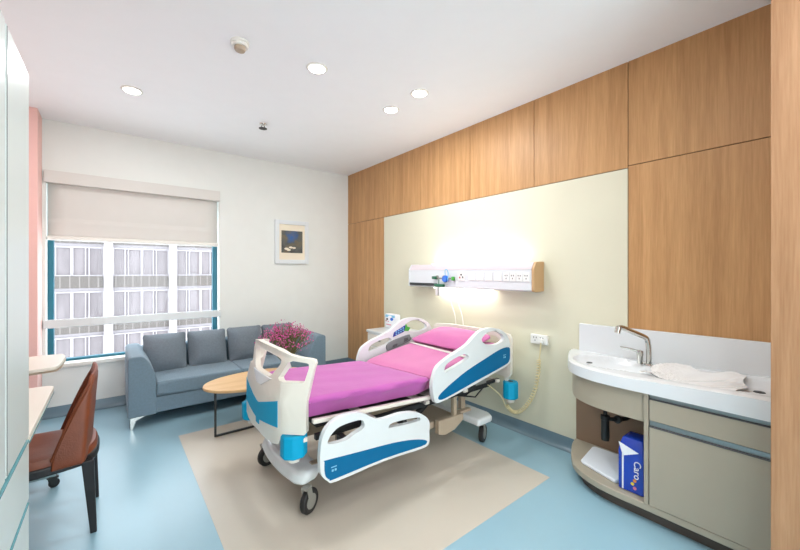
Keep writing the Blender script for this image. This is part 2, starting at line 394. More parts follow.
# ------------------------------------------------------------ picture on the back wall
t = thing('framed_picture', 'framed picture of blue shapes with cream mat on the back wall', 'picture', (1.95, YB, 1.53))
px0, px1, pz0, pz1 = 1.712, 2.19, 1.53, 2.125
f = MB().box(px0, px0 + .055, YB - .035, YB - .001, pz0, pz1).box(px1 - .055, px1, YB - .035, YB - .001, pz0, pz1)
f.box(px0 + .055, px1 - .055, YB - .035, YB - .001, pz0, pz0 + .055).box(px0 + .055, px1 - .055, YB - .035, YB - .001, pz1 - .055, pz1)
f.build('frame', 'frame_white', t, bevel=.004)
bx(px0 + .05, px1 - .05, YB - .02, YB - .002, pz0 + .05, pz1 - .05).build('mat_board', 'paper', t, smooth=False)
def artwork():
    m = bpy.data.materials.new('painted_canvas'); m.use_nodes = True; nt = m.node_tree; b = nt.nodes['Principled BSDF']
    tc = nt.nodes.new('ShaderNodeTexCoord'); n = nt.nodes.new('ShaderNodeTexNoise'); n.inputs['Scale'].default_value = 9
    nt.links.new(tc.outputs['Object'], n.inputs['Vector'])
    r = nt.nodes.new('ShaderNodeValToRGB')
    r.color_ramp.elements[0].position = .3; r.color_ramp.elements[0].color = lin((60, 62, 58))
    r.color_ramp.elements[1].position = .75; r.color_ramp.elements[1].color = lin((120, 104, 72))
    e = r.color_ramp.elements.new(.5); e.color = lin((84, 88, 84))
    nt.links.new(n.outputs['Fac'], r.inputs[0]); b.inputs['Roughness'].default_value = .5
    # a soft blue patch above the middle, its edge broken by the noise
    vm = nt.nodes.new('ShaderNodeVectorMath'); vm.operation = 'DISTANCE'; vm.inputs[1].default_value = (-.005, -.02, .375)
    nt.links.new(tc.outputs['Object'], vm.inputs[0])
    ad = nt.nodes.new('ShaderNodeMath'); ad.operation = 'MULTIPLY_ADD'; ad.inputs[1].default_value = .22; nt.links.new(n.outputs['Fac'], ad.inputs[0]); nt.links.new(vm.outputs['Value'], ad.inputs[2])
    r2 = nt.nodes.new('ShaderNodeValToRGB'); r2.color_ramp.elements[0].position = .13; r2.color_ramp.elements[0].color = (1, 1, 1, 1)
    r2.color_ramp.elements[1].position = .21; r2.color_ramp.elements[1].color = (0, 0, 0, 1); nt.links.new(ad.outputs[0], r2.inputs[0])
    mx = nt.nodes.new('ShaderNodeMix'); mx.data_type = 'RGBA'; nt.links.new(r2.outputs[0], mx.inputs[0]); nt.links.new(r.outputs[0], mx.inputs[6]); mx.inputs[7].default_value = lin((30, 92, 158))
    nt.links.new(mx.outputs[2], b.inputs['Base Color'])
    return m
cv = bx(1.80, 2.10, YB - .024, YB - .019, 1.68, 1.985).build('canvas', artwork(), t, smooth=False)
cv['label'] = 'small dark abstract painting with a blue patch'
mb = MB()
for cx, cz, r0 in ((1.93, 1.755, .02), (1.975, 1.75, .018), (1.87, 1.735, .022), (1.90, 1.72, .02)):
    mb.plate([(cx + r0 * 1.5 * math.cos(a), cz + r0 * .7 * math.sin(a)) for a in [2 * PI * i / 9 for i in range(9)]], [], lambda u, v, q: (u, YB - .025 - q, v), 0, .0015)
mb.build('pale_patch', 'paper', cv)

# ------------------------------------------------------------ wardrobe + desk on the left
WX = -.25
wd = thing('wardrobe', 'tall champagne laminate wardrobe with drawers at the left edge', 'wardrobe', (-.55, 1.3, 0))
bx(XL + .01, WX - .022, -1.4, 1.965, .0, 2.16).build('body', 'wardrobe', wd, bevel=.003)
for (y0, y1) in ((1.592, 1.967), (1.20, 1.574), (.80, 1.182), (.42, .785)):
    d = bx(WX - .02, WX, y0, y1, .792, 2.166).build('door', 'wardrobe', wd, bevel=.003)
    bx(WX - .012, WX + .0015, y0 + .002, y0 + .006, .80, 2.16).build('painted_edge', 'grey_handle', d, bevel=.0005)  # grey strip paints the dark of the gap between doors
for z0, z1 in ((.55, .776), (.31, .536), (.07, .296)):
    for (y0, y1) in ((1.20, 1.967), (.42, 1.182)):
        d = bx(WX - .02, WX, y0, y1, z0, z1).build('drawer', 'wardrobe', wd, bevel=.003)
        bx(WX - .014, WX + .0015, y0 + .003, y1 - .003, z1 - .004, z1 + .001).build('painted_edge', 'teal_edge', d, bevel=.0005)  # teal strip paints the highlight along the drawer edge
dk = thing('desk', 'white desk top fixed beside the wardrobe, in front of the brown chair', 'desk', (-.55, 2.4, 0))
pl = smooth_poly([(XL + .01, 1.97), (WX - .03, 1.97)], 1, False)
out = [(XL + .01, 1.972), (WX, 1.972), (WX, 2.72)] + [(WX - .05 + .05 * math.cos(a), 2.72 + .05 * math.sin(a)) for a in [PI / 2 * k / 5 for k in range(1, 6)]] + [(XL + .01, 2.77)]
MB().plate(out, [], lambda u, v, q: (u, v, q), .755, .79).build('desk_top', 'desk', dk, bevel=.003)
MB().plate([(u + (.0015 if u > -.4 else 0), v + (.0015 if v > 2 else 0)) for u, v in out], [], lambda u, v, q: (u, v, q), .758, .766).build('edge_band', 'teal_edge', dk)
bx(XL + .01, WX - .06, 1.975, 2.45, .66, .754).build('drawer', 'darkmetal', dk, bevel=.003)
bx(XL + .01, XL + .05, 2.0, 2.74, .0, .754).build('back_panel', 'desk', dk, bevel=.002)

# overbed table behind the desk
ob = thing('overbed_table', 'white topped overbed table on castors beside the window', 'table', (-.5, 3.46, 0))
o2 = smooth_poly([(-.78, 3.24), (-.5, 3.22), (-.32, 3.24), (-.28, 3.30), (-.27, 3.5), (-.28, 3.68), (-.34, 3.73), (-.6, 3.74), (-.8, 3.72), (-.83, 3.6), (-.83, 3.35)], 4)
MB().plate(o2, [], lambda u, v, q: (u, v, q), .775, .80).build('table_top', 'desk', ob, bevel=.006)
MB().plate([(-.55 + (u + .55) * 1.01, 3.48 + (v - 3.48) * 1.02) for u, v in o2], [], lambda u, v, q: (u, v, q), .766, .774).build('edge_strip', 'beige_plastic', ob)
bx(-.80, -.72, 3.44, 3.52, .06, .766).build('column', 'greymetal', ob, bevel=.01)
MB().box(-.8, -.72, 3.24, 3.72, .075, .11).box(-.72, -.29, 3.26, 3.30, .075, .105).box(-.72, -.29, 3.66, 3.70, .075, .105).build('base', 'chrome', ob, bevel=.006)
def castor(x, y, r, wdt, parent, ang=0, zt=None, fork='greymetal'):
    ca, sa = math.cos(ang), math.sin(ang); zt = zt or 2 * r + .02
    def tr(o): return (x + o[0] * ca - o[1] * sa, y + o[0] * sa + o[1] * ca, o[2])
    off = r * .35
    m = MB(); m.lathe((0, 0, r), [(r * .62, -wdt / 2), (r * .92, -wdt / 2), (r, -wdt * .3), (r, wdt * .3), (r * .92, wdt / 2), (r * .62, wdt / 2)], 28, 'y')
    for v in m.bm.verts: v.co = Vector(tr((v.co.x + off, v.co.y, v.co.z)))
    c = MB()
    for sd in (-1, 1):
        c.plate([(-.02, zt - .012), (.02, zt - .012), (off + .018, r * .9), (off + .01, r * .8), (off - .012, r * .8), (off - .022, r)], [], lambda u, v, q: tr((u, q, v)), sd * (wdt / 2 + .001), sd * (wdt / 2 + .006))
    c.plate([(-.024, -.02), (.028, -.02), (.028, .02), (-.024, .02)], [], lambda u, v, q: tr((u, v, q)), zt - .014, zt)
    root = c.build('castor', fork, parent, bevel=.002)
    m.build('tyre', 'rubber', root)
    h = MB(); h.lathe((0, 0, r), [(.008, -wdt / 2 - .003), (r * .6, -wdt / 2 - .001), (r * .6, wdt / 2 + .001), (.008, wdt / 2 + .003)], 20, 'y')
    for v in h.bm.verts: v.co = Vector(tr((v.co.x + off, v.co.y, v.co.z)))
    h.build('hub', fork, root)
    return root
for y in (3.28, 3.68):
    castor(-.31, y, .028, .02, ob, .4, .075, 'darkmetal'); castor(-.76, y, .028, .02, ob, .2, .075, 'darkmetal')

# ------------------------------------------------------------ brown chair
ch = thing('desk_chair', 'brown leather chair with black legs pushed up to the desk', 'chair', (-.3, 2.78, 0))
cy = 2.78
def seat_pt(u, v, lo, hi, inset=0):
    return None
so = smooth_poly([(-.60, 2.58), (-.61, 2.78), (-.60, 2.98), (-.52, 3.02), (-.3, 3.015), (-.12, 2.98), (-.07, 2.9), (-.06, 2.78), (-.07, 2.66), (-.12, 2.58), (-.3, 2.545), (-.52, 2.54)], 4)
MB().plate(so, [], lambda u, v, q: (u, v, q), .375, .425).build('seat_frame', 'black', ch, bevel=.012)
cen = Vector((-.33, cy))
def seatf(u, v):
    p = so[int(round(u * len(so))) % len(so)]; q = cen + (Vector(p) - cen) * (.97 * min(1, v * 1.25) if v < .8 else .97)
    z = .468 - .012 * (1 - min(1, v / .7)) if v < .7 else (.468 - .008 * ((v - .7) / .1) if v < .8 else .46 - (v - .8) / .2 * .04)
    return (q.x, q.y, z)
mb = MB(); mb.grid(len(so), 10, seatf, True); bmesh.ops.remove_doubles(mb.bm, verts=mb.bm.verts, dist=.0005); mb.build('seat', 'leather', ch)
def backf(u, v):
    # u along the wrap from near wing front to far wing front
    a = (u * 2 - 1); s_ = abs(a)
    top = .845 - .40 * max(0, (s_ - .45) / .55) ** 1.35
    z = .40 + (top - .40) * v
    lean = (z - .42) * .07
    wid = .235 - .03 * max(0, (z - .45) / .4)
    if s_ < .55: x = -.105 - .02 * (s_ / .55) ** 2; y = cy + math.copysign(wid, a) * (s_ / .55) ** .9
    else:
        k = (s_ - .55) / .45; x = -.125 - .12 * k; y = cy + math.copysign(wid + .0 * k, a)
    return (x + lean, y, z)
mb = MB(); mb.grid(41, 12, backf); mb.build('backrest', 'leather', ch, solid=.022, bevel=0, sub=1)
mb = MB()
pth = [Vector(backf(i / 40, 1)) + Vector((0, 0, .004)) for i in range(41)]
mb.tube(pth, .008, 8); mb.build('piping', 'leather', ch)
for (x, y) in ((-.105, 2.585), (-.105, 2.975), (-.56, 2.585), (-.56, 2.975)):
    dx = .025 if x > -.3 else -.02
    m = MB(); r0, r1 = .026, .014
    A = [m.bm.verts.new((x + a * r0, y + b * r0 * .8, .40)) for a, b in ((-1, -1), (1, -1), (1, 1), (-1, 1))]
    B = [m.bm.verts.new((x + dx + a * r1, y + b * r1, 0)) for a, b in ((-1, -1), (1, -1), (1, 1), (-1, 1))]
    for i in range(4): m.bm.faces.new((A[i], A[(i + 1) % 4], B[(i + 1) % 4], B[i]))
    m.bm.faces.new(A[::-1]); m.bm.faces.new(B); m.build('leg', 'black', ch, bevel=.005)

# ------------------------------------------------------------ sofa
sf = thing('sofa', 'blue grey fabric sofa under the window', 'sofa', (1.07, 4.4, 0))
SX0, SX1, SY0, SY1 = .105, 2.03, 4.0, 4.80
def arm(side):
    x0 = SX0 if side < 0 else SX1; d = -side
    prof = [(0, .11), (.215, .11), (.212, .42), (.195, .51), (.16, .59), (.125, .638), (.10, .655), (.02, .655), (0, .635)]
    return MB().plate([(x0 + d * a, z) for a, z in prof], [], lambda u, v, q: (u, q, v), SY0, SY1)
for sd in (-1, 1): arm(sd).build('arm', 'sofa', sf, bevel=.018, seg=4, angle=28)
bx(SX0 + .20, SX1 - .20, SY0 + .02, SY1 - .02, .115, .262).build('base', 'sofa', sf, bevel=.012)
mb = bx(SX0 + .12, SX1 - .12, SY1 - .17, SY1, .2, .63); mb.build('back_frame', 'sofa', sf, bevel=.03, seg=4)
def soft_box(x0, x1, y0, y1, z0, z1, puff, n=2.6):
    m = MB(); bm = m.bm
    bmesh.ops.create_cube(bm, size=2); bmesh.ops.subdivide_edges(bm, edges=bm.edges, cuts=7, use_grid_fill=True)
    for v in bm.verts:
        x, y, z = v.co
        e = lambda a, b: (1 - abs(a) ** n) * (1 - abs(b) ** n)
        if abs(x) > .999: v.co.x += math.copysign(puff[0] * e(y, z), x)
        if abs(y) > .999: v.co.y += math.copysign(puff[1] * e(x, z), y)
        if abs(z) > .999: v.co.z += math.copysign(puff[2] * e(x, y), z)
        v.co = Vector(((x0 + x1) / 2 + v.co.x * (x1 - x0) / 2, (y0 + y1) / 2 + v.co.y * (y1 - y0) / 2, (z0 + z1) / 2 + v.co.z * (z1 - z0) / 2))
    return m
xm = (SX0 + SX1) / 2
for a, b in ((SX0 + .215, xm - .003), (xm + .003, SX1 - .215)):
    soft_box(a, b, SY0 + .005, SY1 - .18, .266, .40, (0, .01, .1)).build('seat_cushion', 'sofa', sf, bevel=.018, seg=3)
bw = (SX1 - SX0 - .36) / 4
for k in range(4):
    x0 = SX0 + .135 + k * (bw + .012) + .01
    m = soft_box(x0, x0 + bw - .02, 0, .15, 0, .40, (.03, .75, .03), 2.2)
    for v in m.bm.verts:
        # pinch corners
        cxm = x0 + (bw - .02) / 2; ux = abs(v.co.x - cxm) / ((bw - .02) / 2); uz = abs(v.co.z - .2) / .2
        pin = max(ux, uz) ** 5; v.co.y = .075 + (v.co.y - .075) * (1 - .6 * pin)
        if ux > .8 and uz > .8: v.co.x += math.copysign(.012, v.co.x - cxm); v.co.z += math.copysign(.012, v.co.z - .2)
    R = Matrix.Translation((0, SY1 - .40 + (.01 if k % 2 else 0), .392)) @ Matrix.Rotation(math.radians(-17 - (k % 2) * 2), 4, 'X')
    bmesh.ops.transform(m.bm, matrix=R, verts=m.bm.verts)
    o = m.build('back_cushion', 'cushion', sf, sub=1)
for x, y in ((SX0 + .05, SY0 + .04), (SX1 - .05, SY0 + .04), (SX0 + .05, SY1 - .05), (SX1 - .05, SY1 - .05)):
    m = MB(); sx = 1 if x < 1 else -1
    m.plate([(x - .035 * sx, .11), (x + .10 * sx, .11), (x + .012 * sx, .075), (x - .012 * sx, 0), (x - .03 * sx, 0)], [], lambda u, v, q: (u, q, v), y - .012, y + .012)
    m.build('leg', 'chrome', sf, bevel=.003)

# ------------------------------------------------------------ coffee table, vase, flowers
ct = thing('coffee_table', 'round light wood coffee table with thin metal legs before the sofa', 'table', (1.05, 3.42, 0))
to = [(1.08 + .475 * math.cos(a), 3.47 + .30 * math.sin(a)) for a in [2 * PI * k / 56 for k in range(56)]]
MB().plate(to, [], lambda u, v, q: (u, v, q), .402, .428).build('table_top', 'table_wood', ct, bevel=.008, angle=50)
for y in (3.36, 3.60):
    pass
MB().box(.684, .70, 3.41, 3.43, .0, .402).box(1.36, 1.376, 3.41, 3.43, 0, .402).box(.70, 1.36, 3.408, 3.432, .0, .014).build('leg_frame', 'darkmetal', ct, bevel=.002)
MB().box(1.02, 1.036, 3.25, 3.266, .0, .402).box(1.02, 1.036, 3.65, 3.666, 0, .402).box(1.018, 1.038, 3.266, 3.65, 0, .014).build('leg_frame', 'darkmetal', ct, bevel=.002)
vx, vy = 1.28, 3.33
MB().lathe((vx, vy, .429), [(.035, 0), (.05, .02), (.052, .08), (.035, .13), (.028, .15), (.033, .16), (.026, .158), (.022, .14)], 24).build('vase', 'vase', None)
o = bpy.data.objects['vase']; tag(o, 'small white vase on the coffee table holding the flowers', 'vase')
fl = thing('dried_flowers', 'bouquet of magenta dried flowers above the coffee table', 'flowers', (vx, vy, .57))
st = MB(); bs = MB(); rf = random.Random(5)
for k in range(130):
    a = rf.uniform(0, 2 * PI); rr = .21 * math.sqrt(rf.random()); hz = .76 + .19 * math.sqrt(max(0, 1 - (rr / .2) ** 2)) * rf.uniform(.35, 1)
    tip = Vector((vx + 1.15 * rr * math.cos(a), vy + rr * math.sin(a), hz)); b0 = Vector((vx + .012 * math.cos(a), vy + .012 * math.sin(a), .545))
    mid = b0.lerp(tip, .5) + Vector((0, 0, .03))
    st.tube([b0, mid, tip], .0017, 4)
    for q in range(4):
        st.tube([mid.lerp(tip, .3 + .15 * q), tip + Vector((rf.uniform(-.03, .03), rf.uniform(-.03, .03), rf.uniform(-.03, .01)))], .0012, 3)
    for q in range(7):
        c = tip + Vector((rf.gauss(0, .022), rf.gauss(0, .022), rf.gauss(0, .018)))
        mm = Matrix.Translation(c) @ Matrix.Rotation(rf.uniform(0, 6), 4, 'X') @ Matrix.Rotation(rf.uniform(0, 6), 4, 'Y') @ Matrix.Diagonal((1, 1, .5, 1))
        bmesh.ops.create_icosphere(bs.bm, subdivisions=1, radius=rf.uniform(.0035, .0085), matrix=mm)
st.build('stems', 'stem', fl); b = bs.build('blossoms', 'blossom', fl); b['kind'] = 'stuff'

# ------------------------------------------------------------ hospital bed
bed = thing('hospital_bed', 'white and blue adjustable hospital bed on castors with its head at the wall', 'hospital bed', (1.67, 2.3, 0))
BY = 2.30; BX = 1.67
# footboard: unrolled outline (s along the board, h height) bent into a main face with two wings
def bend(s, h, t):
    L = .31; lean = .06 * max(0, min(1, (h - .68) / .24)); a = math.atan2(.138, .126)
    r = .05
    ss = abs(s); sg = 1 if s > 0 else -1
    if ss < L: x, y, nx, ny = 0, ss, -1, 0
    else: x, y, nx, ny = (ss - L) * math.cos(PI / 2 - (PI / 2 - a) - 0) * 1.0, L + (ss - L) * math.sin(a), -math.sin(a), math.cos(a)
    if ss >= L: x = (ss - L) * math.cos(a) ; nx, ny = -math.sin(a), math.cos(a)
    bow = -.02 * (1 - min(1, ss / L) ** 2)
    return (.735 + bow + x + lean - nx * t, BY + 0.04 - sg * (y - ny * t * 1), h)
SL = .31; SE = .475
half = [(0, .425), (.12, .418), (.24, .425), (SL, .44), (SL + .02, .50), (SE - .012, .503), (SE, .515), (SE, .86), (SE + .004, .893), (SE - .006, .912), (SE - .03, .918), (.37, .925), (.31, .94), (.18, .95), (0, .952)]
def rep(pts):
    return pts + [(-s, h) for s, h in pts[::-1] if s > 0]
outer = rep(half)
mh = [(.0, .783), (.08, .783), (.14, .79), (.19, .83), (.228, .868), (.235, .888), (.215, .903), (.12, .910), (0, .912)]
mid_hole = mh + [(-a, b_) for a, b_ in mh[::-1][1:-1]]
mid_hole = smooth_poly(mid_hole, 3)
wing = [(SL - .065, .80), (SL - .05, .787), (SE - .05, .79), (SE - .038, .80), (SE - .03, .87), (SE - .036, .89), (SE - .05, .896), (SL + .03, .905), (SL + .005, .896)]
mb = MB()
def refine(m, f):
    bm = m.bm
    for pl in f:
        geom = bm.verts[:] + bm.edges[:] + bm.faces[:]
        bmesh.ops.bisect_plane(bm, geom=geom, dist=1e-5, plane_co=pl[0], plane_no=pl[1])
mb.plate(outer, [mid_hole, wing, [(-s, h) for s, h in wing[::-1]]], lambda u, v, q: (u, v, q), 0, .034)
cuts = [((s, 0, 0), (1, 0, 0)) for s in (-.38, -SL, -.2, -.1, 0, .1, .2, SL, .38)] + [((0, h, 0), (0, 1, 0)) for h in (.68, .74, .80, .86, .92)]
refine(mb, cuts)
for v in mb.bm.verts: v.co = Vector(bend(v.co.x, v.co.y, v.co.z))
fb = mb.build('footboard', 'bedwhite', bed, bevel=.009, angle=62)
nf = MB(); nf.plate([(-.17, .778), (.17, .778), (.04, .716), (-.04, .716)][::-1], [], lambda u, v, q: (u, v, q), -.005, .003)
refine(nf, [((s, 0, 0), (1, 0, 0)) for s in (-.1, 0, .1)])
for v in nf.bm.verts: v.co = Vector(bend(v.co.x, v.co.y, v.co.z))
nf.build('bright_notch_facet', 'solid', fb, bevel=.002)  # raised plate; its brighter white paints the light on the notch bevel
dec = MB(); dec.plate([(-.3, .684), (-.02, .605), (.02, .605), (.3, .684), (.3, .533), (.03, .50), (.03, .47), (-.03, .47), (-.03, .50), (-.3, .533)][::-1], [], lambda u, v, q: (u, v, q), -.003, .002)
refine(dec, [((s, 0, 0), (1, 0, 0)) for s in (-.2, -.1, 0, .1, .2)])
for v in dec.bm.verts: v.co = Vector(bend(v.co.x, v.co.y, v.co.z))
dec.build('blue_inlay', 'blue', fb)
# corner bumpers
def bumper(cx, cy_, z0, z1, r=.058):
    pts = [(cx + r * math.cos(a) * 1.05, cy_ + r * math.sin(a)) for a in [PI / 8 + PI / 4 * k for k in range(8)]]
    o = MB().plate(pts, [], lambda u, v, q: (u, v, q), z0, z1).build('corner_bumper', 'blue', bed, bevel=.012)
    MB().lathe((cx, cy_, z1), [(.02, -.002), (.022, .002), (.012, .003)], 16).build('bumper_screw', 'darkmetal', o)
    MB().lathe((cx - .0, cy_, z0), [(.02, -.035), (.034, -.03), (.036, -.012), (.03, .002)], 16).build('bumper_roller', 'bedwhite', o)
    return o
bumper(.815, 2.005, .365, .497, .074); bumper(.79, 2.70, .37, .492, .07)
bumper(2.70, 1.86, .325, .47, .066); bumper(2.70, 2.76, .34, .50)
# foot end cross cover
cv_ = []
for k in range(13):
    y = 1.99 + k / 12 * .70; b_ = 1 - abs(k / 6 - 1) ** 2
    cv_.append((.835 - .04 * b_ + (.03 if k in (0, 12) else 0), y))
back = [(1.0 + .0 * y, y) for x, y in cv_[::-1]]
m = MB()
m.plate(cv_ + [(.97, 2.66), (.97, 2.02)], [], lambda u, v, q: (u + (.035 * q), v, .165 + q * (.075)), 0, 1)
m.build('foot_end_cover', 'bedwhite_cool', bed, bevel=.03, seg=4)
m = MB(); m.plate([(2.30, 1.88), (2.48, 1.88), (2.52, 1.95), (2.52, 2.6), (2.48, 2.70), (2.30, 2.70)], [], lambda u, v, q: (u, v, q), .165, .225)
m.build('head_end_cover', 'bedwhite_cool', bed, bevel=.025, seg=4)
for x, y, a in ((.885, 1.99, .5), (.865, 2.68, .2), (2.40, 1.93, .4), (2.40, 2.63, .2)):
    castor(x, y, .071, .036, bed, a, .166, 'greymetal')
for y in (2.06, 2.54): bx(.95, 2.42, y, y + .045, .19, .245).build('base_beam', 'beige_plastic', bed, bevel=.006)
bx(1.98, 2.22, 2.08, 2.54, .18, .245).build('actuator_cover', 'beige_plastic', bed, bevel=.02)
# lift columns and scissor arms
for x in (1.15, 2.34):
    m = MB()
    for y in (2.10, 2.52): m.box(x, x + .05, y, y + .04, .24, .45)
    m.build('lift_arm', 'beige_plastic', bed, bevel=.005)
m = MB(); m.tube([(1.2, 2.3, .3), (1.75, 2.3, .42)], .028, 12).tube([(1.95, 2.22, .27), (2.3, 2.25, .45)], .025, 12); m.build('actuator', 'darkmetal', bed)
for y in (2.0, 2.54): MB().box(2.14, 2.175, y, y + .035, .24, .43).build('lift_post', 'beige_plastic', bed, bevel=.004)
for y in (1.985, 2.56): MB().plate([(1.96, .165), (2.03, .145), (2.14, .16), (2.24, .215), (2.24, .265), (1.96, .27)], [], lambda u, v, q: (u, q, v), y, y + .05).build('side_cover', 'beige_plastic', bed, bevel=.01)
# deck frame
for y in (1.905, 2.655):
    m = bx(.89, 1.80, y, y + .03, .552, .578)
    for v in m.bm.verts: v.co.z -= .05 * (v.co.x - .9) / .8
    m.build('deck_rail', 'bedwhite', bed, bevel=.006)
m = MB()
m.box(.88, 2.66, 2.27, 2.33, .452, .473)
for x in (.83, 1.3, 1.78, 2.2, 2.62): m.box(x, x + .04, 1.94, 2.65, .45, .475)
m.build('deck_frame', 'bedwhite', bed, bevel=.004)
m = MB()
for y in (2.0, 2.58): m.box(.95, 2.6, y, y + .03, .41, .445).box(1.78, 2.68, y - .04, y - .01, .45, .475)
m.box(1.0, 2.3, 2.1, 2.5, .44, .452)
m.build('under_frame', 'darkmetal', bed, bevel=.003)
m = MB()
m.box(1.80, 2.55, 1.95, 2.64, .475, .487)
m.bm.verts.ensure_lookup_table()
for v in m.bm.verts: v.co.z += max(0, v.co.x - 1.75) * .17 + .02
m.build('backrest_panel', 'greymetal', bed, bevel=.003)
m = MB(); m.tube([(2.0, 1.98, .475), (2.25, 1.97, .42), (2.5, 2.0, .47)], .008).tube([(2.1, 1.96, .45), (2.4, 2.0, .36), (2.6, 2.02, .45)], .006); m.build('under_bed_cables', 'rubber', bed)
bx(2.28, 2.36, 1.965, 2.0, .452, .472).build('release_handle', 'red', bed, bevel=.004)
bx(2.36, 2.5, 1.96, 2.02, .46, .52).build('junction_box', 'greymetal', bed, bevel=.006)
# headboard: white plastic with tubular top and posts
hbm = MB(); f = lambda u, v, q: (2.745 - .05 * abs((u - BY) / .48) ** 3 - q, u, v)
ho = [(1.87, .50), (2.75, .50), (2.78, .54), (2.785, .84), (2.76, .875), (2.6, .885), (2.02, .885), (1.86, .875), (1.835, .84), (1.84, .54)]
hh = [(2.0, .70), (2.62, .70), (2.64, .72), (2.64, .82), (2.6, .84), (2.02, .84), (1.98, .82), (1.98, .72)]
hbm.plate(ho, [hh], lambda u, v, q: (u, v, q), 0, .032); refine(hbm, [((s, 0, 0), (1, 0, 0)) for s in (1.95, 2.05, 2.3, 2.5, 2.7)])
for v in hbm.bm.verts: v.co = Vector(f(v.co.x, v.co.y, v.co.z))
hb = hbm.build('headboard', 'bedwhite', bed, bevel=.010, angle=60)
m = MB(); m.tube([(2.70, 1.90, .46), (2.70, 1.90, .60)], .018).tube([(2.70, 2.70, .46), (2.70, 2.70, .60)], .018); m.build('headboard_post', 'bedwhite', bed)

FO = [(0.892, 0.435), (0.903, 0.502), (0.936, 0.553), (0.993, 0.585), (1.064, 0.593), (1.138, 0.584), (1.189, 0.563), (1.241, 0.528), (1.296, 0.506), (1.366, 0.503), (1.454, 0.504), (1.562, 0.487), (1.643, 0.452), (1.705, 0.392), (1.706, 0.313), (1.702, 0.237), (1.627, 0.222), (1.324, 0.24), (0.993, 0.233), (0.936, 0.254), (0.897, 0.303), (0.89, 0.365)]
FA = [(0.936, 0.472), (0.958, 0.506), (1.004, 0.535), (1.076, 0.543), (1.15, 0.54), (1.176, 0.517), (1.169, 0.486), (1.113, 0.469), (1.052, 0.449), (0.981, 0.451), (0.947, 0.457)]
FB = [(1.359, 0.441), (1.395, 0.461), (1.594, 0.444), (1.623, 0.426), (1.594, 0.415), (1.373, 0.434)]
FC = [(0.916, 0.367), (0.925, 0.374), (1.113, 0.357), (1.395, 0.333), (1.562, 0.305), (1.668, 0.272), (1.68, 0.25), (1.627, 0.241), (1.324, 0.257), (0.981, 0.253), (0.947, 0.26), (0.919, 0.295)]
HO = [(1.736, 0.62), (1.754, 0.693), (1.789, 0.75), (1.88, 0.795), (1.995, 0.832), (2.095, 0.866), (2.179, 0.919), (2.266, 0.959), (2.379, 0.967), (2.499, 0.944), (2.586, 0.897), (2.625, 0.846), (2.645, 0.767), (2.65, 0.673), (2.612, 0.632), (2.427, 0.595), (2.095, 0.535), (1.807, 0.496), (1.754, 0.527)]
HA = [(1.852, 0.714), (1.871, 0.75), (1.927, 0.774), (1.995, 0.791), (2.075, 0.8), (2.116, 0.774), (2.075, 0.752), (1.995, 0.73), (1.899, 0.706), (1.862, 0.699)]
HB = [(2.266, 0.888), (2.333, 0.931), (2.427, 0.936), (2.523, 0.903), (2.561, 0.861), (2.523, 0.835), (2.427, 0.825), (2.311, 0.846)]
HCC = [(1.789, 0.532), (1.825, 0.563), (1.937, 0.614), (2.095, 0.673), (2.311, 0.731), (2.499, 0.778), (2.619, 0.781), (2.636, 0.736), (2.622, 0.661), (2.523, 0.631), (2.2, 0.575), (1.956, 0.531), (1.825, 0.512)]
def rail(O, A, B, C, y, sgn, dx, dz=0, name='side_rail'):
    F = lambda u, v, q: (u + dx, y - sgn * q, v + dz)
    r = MB().plate(smooth_poly(O, 3), [smooth_poly(A, 3), smooth_poly(B, 3)], F, -.017, .017).build(name, 'bedwhite_cool', bed, bevel=.009, angle=50)
    MB().plate(smooth_poly(C, 3), [], F, .0165, .0195).build('blue_insert', 'blue2', r, bevel=.001, angle=50)
    return r
r1 = rail(FO, FA, FB, FC, 1.84, 1, 0)
r2 = rail(HO, HA, HB, HCC, 1.84, 1, 0)
r3 = rail(HO, HA, HB, HCC, 2.74, -1, -.05)
r4 = rail(FO, FA, FB, FC, 2.74, -1, 0)
# small pale print on the blue inserts
for r, x, z, tilt in ((r1, .955, .30, 0), (r2, 2.54, .70, .1)):
    m = MB(); m.box(x, x + .035, 1.8185, 1.8202, z + .022, z + .027).box(x + .004, x + .016, 1.8185, 1.8202, z, z + .012).box(x + .022, x + .034, 1.8185, 1.8202, z, z + .012)
    m.build('rail_mark', 'packcyan', r)
for x in (1.02, 1.45): pass
m = MB()
for x, z in ((1.05, .43), (1.5, .42), (1.95, .56), (2.4, .60)):
    m.box(x, x + .035, 1.857, 1.935, z - .02, z + .02)
    m.box(x, x + .035, 2.665, 2.723, z - .02, z + .02)
m.build('rail_bracket', 'darkmetal', bed, bevel=.004)
# grey grip and key pad on the inner face of the far head rail
F = lambda u, v, q: (u, 2.723 - q, v)
MB().plate(smooth_poly([(2.00, .695), (2.02, .755), (2.25, .805), (2.28, .79), (2.28, .745), (2.04, .685)], 3), [], F, -.002, .014).build('rail_grip', 'grey_handle', r3, bevel=.005)
MB().plate([(2.06, .705), (2.07, .73), (2.12, .738), (2.115, .715)], [], F, .014, .016).build('grip_button', 'slot', r3)
MB().plate([(2.20, .74), (2.20, .775), (2.25, .78), (2.25, .755)], [], F, .014, .016).build('grip_button', 'slot', r3)
kp = MB().plate([(2.075, .80), (2.09, .845), (2.225, .90), (2.24, .86), (2.20, .835)], [], F, -.002, .006).build('key_pad', 'navy', r3, bevel=.002)
m = MB()
for i in range(4):
    for j in range(2):
        x, z = 2.105 + i * .028, .818 + i * .010 + j * .022
        m.box(x, x + .016, 2.7145, 2.7175, z, z + .012)
m.build('key', 'packcyan', kp)
MB().plate([(2.21, .845), (2.235, .912), (2.25, .885), (2.29, .87), (2.262, .84)], [], F, -.002, .007).build('key_pad_end', 'green_bright', r3)

